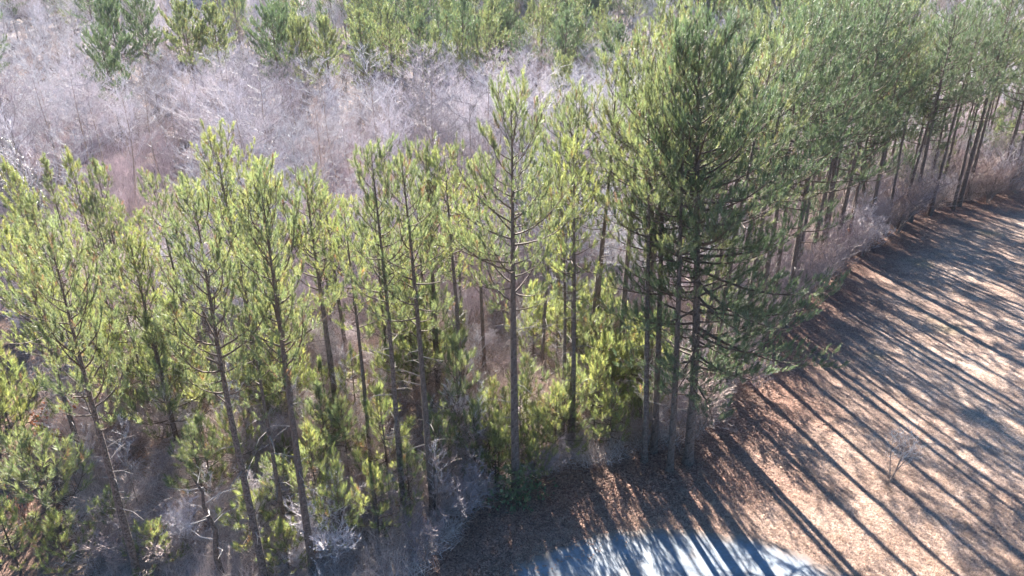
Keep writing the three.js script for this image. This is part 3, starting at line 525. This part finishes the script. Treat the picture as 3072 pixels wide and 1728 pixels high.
place(bareProto({ h: 3.6, seed: 261, stems: 4, spread: 0.33, n0: 20, base: 0.3, reach: 0.36, rise: 0.7, n1: 4, n2: 4, r0: 0.045, fine: 0.005, color: [0.62, 0.58, 0.55] }), 'lawn_tree', 'small pale leafless multi-stemmed tree alone on the brown lawn', 'bare tree', null, 21.1, -30.8, 0.5);

// ---------------------------------------------------------------- single things on the forest floor
{
  const R = rng(301);
  const pile = new Tris(), stems = new Tubes();             // a fallen, dried-out treetop
  for (let k = 0; k < 26; k++) {
    const a = R() * 6.28, l = 1.2 + 1.8 * R(), b = V((R() - 0.5) * 1.6, 0.1, (R() - 0.5) * 1.6), pts = [b];
    let d = V(Math.cos(a), 0.75 * R() + 0.15, Math.sin(a)).normalize(), q = b;
    for (let j = 0; j < 4; j++) { d = d.clone().add(V((R() - 0.5) * 0.5, -0.12, (R() - 0.5) * 0.5)).normalize(); q = q.clone().addScaledVector(d, l / 4); pts.push(q); }
    stems.tube(pts, [0.025, 0.02, 0.015, 0.01, 0.005], 4);
    for (let j = 0; j < 26; j++) { const s = pts[1 + Math.floor(R() * 4)], e = s.clone().add(V((R() - 0.5) * 1.5, (R() - 0.3) * 0.7, (R() - 0.5) * 1.5)); const v = 0.7 + 0.6 * R(); pile.stick(s, e, 0.007, 0.001, [0.44 * v, 0.38 * v, 0.36 * v]); }
  }
  const g = new THREE.Group(); mesh('stems', stems.geometry(), M.dead, g); mesh('twigs', pile.geometry(), M.twigs, g);
  place(g, 'fallen_treetop', 'dry grey tangle of a fallen treetop beside the forked leftmost pine', 'brush pile', null, -19.6, -30.4, 0, [1.15, 1, 1.15]);
  place(g, 'fallen_treetop', 'dry grey tangle of branches at the bottom edge between the front pines', 'brush pile', null, -14.9, -24.6, 2, 0.75);
  const log = (label, pts, r) => {
    const T = new Tubes(), P = pts.map(([x, y, z]) => V(x - pts[0][0], y + groundY(x, z), z - pts[0][2])), gg = new THREE.Group(); T.tube(P, P.map((_, k) => r * (1 - 0.7 * k / (P.length - 1))), 6); mesh('stem', T.geometry(), M.dead, gg);
    for (let k = 0; k < 5; k++) { const i = 1 + Math.floor(R() * (P.length - 1)), q = P[i - 1].clone().lerp(P[i], R()), B = new Tubes(); B.tube([q, q.clone().add(V((R() - 0.5) * 0.6, 0.25 * R(), (R() - 0.5) * 0.6)), q.clone().add(V((R() - 0.5) * 1.3, 0.5 * R(), (R() - 0.5) * 1.3))], [0.02, 0.013, 0.005], 4); mesh('branch', B.geometry(), M.dead, gg); }
    gg.name = numbered('fallen_branch'); gg.position.set(pts[0][0], 0, pts[0][2]); tag(gg, label, 'branch'); scene.add(gg);
  };
  log('long pale fallen branch sloping left from the foot of the forked pine', [[-20.2, 1.1, -28.6], [-21.4, 0.9, -28.7], [-22.4, 0.6, -28.0], [-23.4, 0.5, -28.0]], 0.05);
  log('pale dead branch lying level near the bottom left', [[-19.4, 0.7, -26.6], [-20.6, 0.9, -26.7], [-21.9, 0.5, -26.2]], 0.045);
  log('steep pale branch right against the foot of the forked pine trunk', [[-18.2, 1.3, -26.2], [-17.7, 0.8, -25.4], [-17.2, 0.3, -24.5]], 0.05);
  log('long curved bleached branch lying between the first two front pines', [[-17.9, 0.7, -26.1], [-16.9, 0.95, -26.0], [-16.0, 0.8, -25.5], [-14.8, 0.4, -24.7]], 0.06);
  log('short bleached branch at the bottom left of the forked pine', [[-18.6, 0.4, -25.6], [-19.2, 0.3, -25.1], [-19.9, 0.2, -24.7]], 0.04);
  log('pale branch lying right of the dark straight front trunk', [[-9.4, 0.8, -30.5], [-10.6, 0.9, -31.2], [-12.0, 0.5, -31.9]], 0.05);
  log('bleached pole leaning among young pines beside the pale lichen-spotted trunk', [[-6.4, 0.0, -30.0], [-6.6, 2.2, -30.2], [-6.2, 4.2, -30.8]], 0.05);
  log('crooked branch on the ground in the bottom left corner', [[-20.4, 0.6, -26.0], [-20.9, 0.5, -25.0], [-21.3, 0.2, -24.2]], 0.05);
  // the snag
  const S = new Tubes(), sg = new THREE.Group(); S.tube([V(0, -0.2, 0), V(-0.1, 1.5, 0), V(0.1, 3, 0.05), V(-0.15, 4.4, 0), V(-0.05, 5.2, 0.1), V(-0.35, 6.1, 0)], [0.15, 0.13, 0.11, 0.08, 0.06, 0.025], 7); mesh('trunk', S.geometry(), M.bark, sg);
  for (let k = 0; k < 9; k++) { const y = 2 + k * 0.42, a = R() * 6.28, B = new Tubes(); B.tube([V(0, y, 0), V(Math.cos(a) * 0.6, y + 0.2, Math.sin(a) * 0.6), V(Math.cos(a + 0.4) * 1.3, y + 0.1 + R() * 0.5, Math.sin(a + 0.4) * 1.3)], [0.035, 0.022, 0.006], 5); mesh('dead_branch', B.geometry(), M.dead, sg); }
  place(sg, 'dead_snag', 'short crooked dead trunk with bare stubs, between the first two front pines', 'dead tree', null, -13.4, -23.8, 0.4);
  // ivy on the foot of the middle pine
  const ivy = new Tris();
  for (let k = 0; k < 800; k++) { const y = 1.9 * R() ** 1.8, a = R() * 6.28, r = 0.22 + (0.5 + 2.1 * vnoise(Math.cos(a) * 2 + 9, Math.sin(a) * 2 + 9)) * R() * (1 - y / 2.0) ** 0.6, x = Math.cos(a) * r, z = Math.sin(a) * r, s = 0.05 + 0.06 * R(), v = 0.6 + 0.7 * R(), c = [0.15 * v, 0.185 * v, 0.07 * v], n = V(R() - 0.5, R() * 0.8, R() - 0.5).normalize(), u = V(n.z, 0, -n.x).normalize().multiplyScalar(s), w = new THREE.Vector3().crossVectors(n, u); const yy = y + 0.05; ivy.tri(x - u.x, yy - u.y, z - u.z, x + u.x, yy + u.y, z + u.z, x + w.x * 1.4, yy + w.y * 1.4, z + w.z * 1.4, c); ivy.tri(x - u.x, yy - u.y, z - u.z, x - w.x * 0.6, yy - w.y * 0.6, z - w.z * 0.6, x + u.x, yy + u.y, z + u.z, c); }
  const iv = mesh('ivy', ivy.geometry(), M.leaves, scene); iv.position.set(0.25, groundY(0.25, -29.4), -29.4); tag(iv, 'dark green ivy climbing the foot of the large conical middle pine', 'ivy');
  // rust-leaved saplings
  const rg = new THREE.Group(), rt = new Tubes(), rl = new Tris();
  for (let k = 0; k < 7; k++) { const a = R() * 6.28, e = V(Math.cos(a) * 0.8, 1.2 + 1.3 * R(), Math.sin(a) * 0.8); rt.tube([V(0, 0, 0), e.clone().multiplyScalar(0.5).add(V(0, 0.2, 0)), e], [0.02, 0.013, 0.005], 4); for (let j = 0; j < 30; j++) { const p = e.clone().multiplyScalar(0.35 + 0.7 * R()).add(V((R() - 0.5) * 0.7, (R() - 0.5) * 0.5, (R() - 0.5) * 0.7)), s = 0.05 + 0.04 * R(), v = 0.7 + 0.6 * R(); rl.tri(p.x - s, p.y, p.z, p.x + s, p.y + s * (R() - 0.5), p.z + s * R(), p.x + (R() - 0.5) * s, p.y - s * 2.2, p.z + (R() - 0.5) * s, [0.34 * v, 0.13 * v, 0.06 * v]); } }
  mesh('stems', rt.geometry(), M.limb, rg); mesh('leaves', rl.geometry(), M.litter, rg);
  const rust = [[-7.6, -36.6, 'small rust-red leafy sapling left of the slim narrow pine'], [7.2, -37.5, 'rust-red sapling in the gap right of the narrow yellowish pine'], [-24.8, -27.4, 'rust-red leafy sapling in the bottom left corner'], [33, -66, 'rust-leaved sapling among grey bushes along the lawn'], [-26.8, -34, 'rust-leaved sapling near the left edge under the young pines']];
  for (const [x, z, label] of rust) place(rg, 'rust_leaved_sapling', label, 'sapling', null, x, z, R() * 6, 0.8 + 0.5 * R());
  // broad-leaved evergreens with glinting leaves at the left edge
  const eg = new THREE.Group(), et = new Tubes(), el = new Tris();
  et.tube([V(0, 0, 0), V(0.1, 2.5, 0), V(0, 5, 0), V(0.1, 8, 0)], [0.14, 0.11, 0.08, 0.02], 6);
  for (let k = 0; k < 5200; k++) { const y = 0.8 + 8 * R(), rr = 2.4 * Math.sqrt(1 - ((y - 3.6) / 5.4) ** 2 || 0) * (0.55 + 0.5 * R()), a = R() * 6.28, x = Math.cos(a) * rr, z = Math.sin(a) * rr, s = 0.10 + 0.06 * R(), v = 0.6 + 0.6 * R(), c = [0.05 * v, 0.09 * v, 0.03 * v], n = V((R() - 0.5) * 1.4, 0.5 + R(), (R() - 0.5) * 1.4).normalize(), u = V(n.z, 0.01, -n.x).normalize().multiplyScalar(s * 0.6), w = new THREE.Vector3().crossVectors(n, u).normalize().multiplyScalar(s * 1.2); el.tri(x - u.x, y - u.y, z - u.z, x + u.x, y + u.y, z + u.z, x + w.x, y + w.y, z + w.z, c); el.tri(x - u.x, y - u.y, z - u.z, x - w.x, y - w.y, z - w.z, x + u.x, y + u.y, z + u.z, c); }
  mesh('trunk', et.geometry(), M.greyBark, eg); mesh('crown', el.geometry(), M.leaves, eg);
  place(eg, 'evergreen_tree', 'dark broad-leaved evergreen with glinting leaves at the left edge behind the half-grown pines', 'evergreen tree', null, -66, -88, 0, 0.95);
  place(eg, 'evergreen_tree', 'smaller dark glossy evergreen just in front of the glinting one at the left edge', 'evergreen tree', null, -58.5, -80, 2, 0.75);
  // a stray white cup
  const cup = new THREE.Group(); mesh('body', new THREE.LatheGeometry([[0, 0], [0.032, 0], [0.045, 0.12], [0.047, 0.122], [0.043, 0.122], [0.031, 0.004]].map(([a, b]) => new THREE.Vector2(a, b)), 20), new THREE.MeshStandardMaterial({ name: 'white foam', color: new THREE.Color().setRGB(0.8, 0.8, 0.78), roughness: 0.6, side: THREE.DoubleSide }), cup);
  mesh('rim', new THREE.TorusGeometry(0.046, 0.003, 6, 20).rotateX(Math.PI / 2).translate(0, 0.122, 0), new THREE.MeshStandardMaterial({ name: 'white rim', color: new THREE.Color().setRGB(0.82, 0.82, 0.8), roughness: 0.5 }), cup);
  place(cup, 'white_cup', 'tiny white cup lying in the dark shade at the wood edge by the lawn', 'cup', null, -2.9, -26.9, 0.3, 1.3, null, -0.03).rotation.z = 1.1;
}

// ---------------------------------------------------------------- ground cover
function scatter(name, label, proto, m, count, spot, seed, tint) {
  const R = rng(seed), I = new THREE.InstancedMesh(proto, m, count), mt = new THREE.Matrix4(), q = new THREE.Quaternion(), e = new THREE.Euler(), c = new THREE.Color(); let n = 0;
  for (let tries = 0; n < count && tries < count * 20; tries++) {
    const s = spot(R); if (!s) continue;
    const [x, z, k] = s; e.set((R() - 0.5) * 0.3, R() * 6.28, (R() - 0.5) * 0.3); q.setFromEuler(e);
    mt.compose(V(x, groundY(x, z), z), q, V(k, k * (0.7 + 0.6 * R()), k)); I.setMatrixAt(n, mt);
    if (tint) { const t = tint(R); I.setColorAt(n, c.setRGB(...t)); } n++;
  }
  I.count = n; I.name = name; stuff(I, label); scene.add(I);
}
{
  const R = rng(401), grass = new Tris(), leaf = new Tris(), brush = new Tris(), tall = new Tris();
  for (let k = 0; k < 16; k++) { const x = (R() - 0.5) * 0.3, z = (R() - 0.5) * 0.3, a = R() * 6.28, l = 0.05 + 0.05 * R(), w = 0.006, v = 0.8 + 0.4 * R(); grass.tri(x - Math.cos(a) * w, 0, z - Math.sin(a) * w, x + Math.cos(a) * w, 0, z + Math.sin(a) * w, x + (R() - 0.5) * l * 1.6, l, z + (R() - 0.5) * l * 1.6, [0.55 * v, 0.42 * v, 0.33 * v]); }
  for (let k = 0; k < 9; k++) { const x = (R() - 0.5) * 0.6, z = (R() - 0.5) * 0.6, a = R() * 6.28, s = 0.03 + 0.035 * R(), v = 0.6 + 0.8 * R(), y = 0.015 + 0.03 * R(), t1 = (R() - 0.5) * 0.05, c = [0.33 * v, 0.20 * v, 0.145 * v]; leaf.tri(x - Math.cos(a) * s, y, z - Math.sin(a) * s, x + Math.sin(a) * s * 0.6, y + t1, z - Math.cos(a) * s * 0.6, x + Math.cos(a) * s, y + t1 * 0.5, z + Math.sin(a) * s, c); leaf.tri(x - Math.cos(a) * s, y, z - Math.sin(a) * s, x + Math.cos(a) * s, y + t1 * 0.5, z + Math.sin(a) * s, x - Math.sin(a) * s * 0.6, y + t1, z + Math.cos(a) * s * 0.6, c); }
  for (let k = 0; k < 26; k++) { const b = V((R() - 0.5) * 1.1, 0.02 + 0.3 * R(), (R() - 0.5) * 1.1), e = b.clone().add(V((R() - 0.5) * 1.2, 0.1 + 0.55 * R(), (R() - 0.5) * 1.2)), v = 0.6 + 0.8 * R(); brush.stick(b, e, 0.006, 0.0015, [0.46 * v, 0.395 * v, 0.36 * v]); }
  for (let k = 0; k < 30; k++) { const b = V((R() - 0.5) * 2, 0, (R() - 0.5) * 2), m = b.clone().add(V((R() - 0.5) * 0.8, 0.8 + 0.8 * R(), (R() - 0.5) * 0.8)), e = m.clone().add(V((R() - 0.5) * 1.3, 0.2 + 0.9 * R(), (R() - 0.5) * 1.3)), v = 0.6 + 0.7 * R(), c = [0.36 * v, 0.30 * v, 0.295 * v]; tall.stick(b, m, 0.011, 0.007, c); tall.stick(m, e, 0.007, 0.002, c); for (let j = 0; j < 3; j++) tall.stick(m.clone().lerp(e, R()), m.clone().add(V((R() - 0.5) * 1.4, 0.3 + 0.8 * R(), (R() - 0.5) * 1.4)), 0.005, 0.001, c); }
  scatter('dry_grass', 'short dormant brown grass of the lawn', grass.geometry(), M.litter, 18000, (R) => { const d = 22 + 68 * R() ** 1.7, x = lerp(-0.1, 1.02, R()) * d, e = edgeDistance(x, d); return e > 0.3 && R() < smooth(-1, 6, e) && roadDistance(x, d) > 0.05 ? [x, -d, 0.8 + 0.6 * R()] : null; }, 411, (R) => { const v = 0.7 + 0.6 * R(); return [v, v * (0.97 + 0.06 * R()), v]; });
  scatter('leaf_litter', 'brown fallen leaves and needles on the forest floor and lawn edge', leaf.geometry(), M.litter, 50000, (R) => { const d = 20 + 75 * R() ** 1.5, x = lerp(-0.8, 0.84, R()) * d, e = edgeDistance(x, d); return e < 1 + 5 * R() ** 3 && e > -26 && roadDistance(x, d) > -1.6 * R() ** 2 ? [x, -d, 0.8 + 0.8 * R()] : null; }, 412, (R) => { const v = 0.6 + 0.8 * R(); return [v, v, v]; });
  scatter('undergrowth', 'dead twigs and briars covering the forest floor', brush.geometry(), M.twigs, 16000, (R) => { const d = 21 + 85 * R() ** 1.3, x = lerp(-0.8, 0.84, R()) * d, e = edgeDistance(x, d); return e < -0.6 && e > -90 ? [x, -d, 0.7 + 0.9 * R()] : null; }, 413, (R) => { const v = 0.6 + 0.7 * R(); return [v, v * 0.97, v * 0.95]; });
  scatter('undergrowth', 'dense leafless scrub filling the thicket', tall.geometry(), M.twigs, 2400, (R) => { const d = 50 + 100 * R(), x = lerp(-0.82, 0.88, R()) * d, e = edgeDistance(x, d); return e < -3 && !(Math.hypot((x + 39) / 6, (d - 72) / 11) < 1) ? [x, -d, 0.8 + 0.9 * R()] : null; }, 414, (R) => { const v = 0.7 + 0.6 * R(); return [v, v * 0.98, v]; });
}
// the wood that covers the rise, far off, as one mass
{
  const R = rng(501);
  for (const [name, label, proto, n] of [['far_pine_wood', 'distant pines on the rise', farProtos[0], 900], ['far_pine_wood', 'distant pines on the rise', farProtos[3], 700], ['far_bare_wood', 'distant leafless trees on the rise', bare[0], 1100], ['far_bare_wood', 'distant leafless trees on the rise', bare[2], 900]]) {
    const g = new THREE.Group(); g.name = numbered(name); stuff(g, label);
    const pts = []; const pine = name.includes('pine');
    for (let k = 0; k < 30000 && pts.length < n; k++) { const d = 235 + R() ** 1.3 * 600, x = lerp(-0.82, 0.82, R()) * d, f = fbm(x * 0.012 + 4, d * 0.02, 3) + (x > d * -0.24 && x < d * 0.13 ? 0.09 : -0.12); if ((f > 0.47) !== pine && R() < 0.85) continue; pts.push([x, -d]); }
    for (const part of proto.children) {
      const I = new THREE.InstancedMesh(part.geometry, part.material, pts.length); I.name = part.name; stuff(I);
      const R2 = rng(502), mt = new THREE.Matrix4(), q = new THREE.Quaternion();
      pts.forEach(([x, z], k) => { q.setFromAxisAngle(V(0, 1, 0), R2() * 6.28); const s = (pine ? 0.85 : 1.1) + 0.3 * R2(); mt.compose(V(x, groundY(x, z), z), q, V(s * 1.15, s, s * 1.15)); I.setMatrixAt(k, mt); });
      g.add(I);
    }
    scene.add(g);
  }
}
shade(scene);
console.log('needles', nNeedles, 'objects', scene.children.length);
renderer.render(scene, camera);
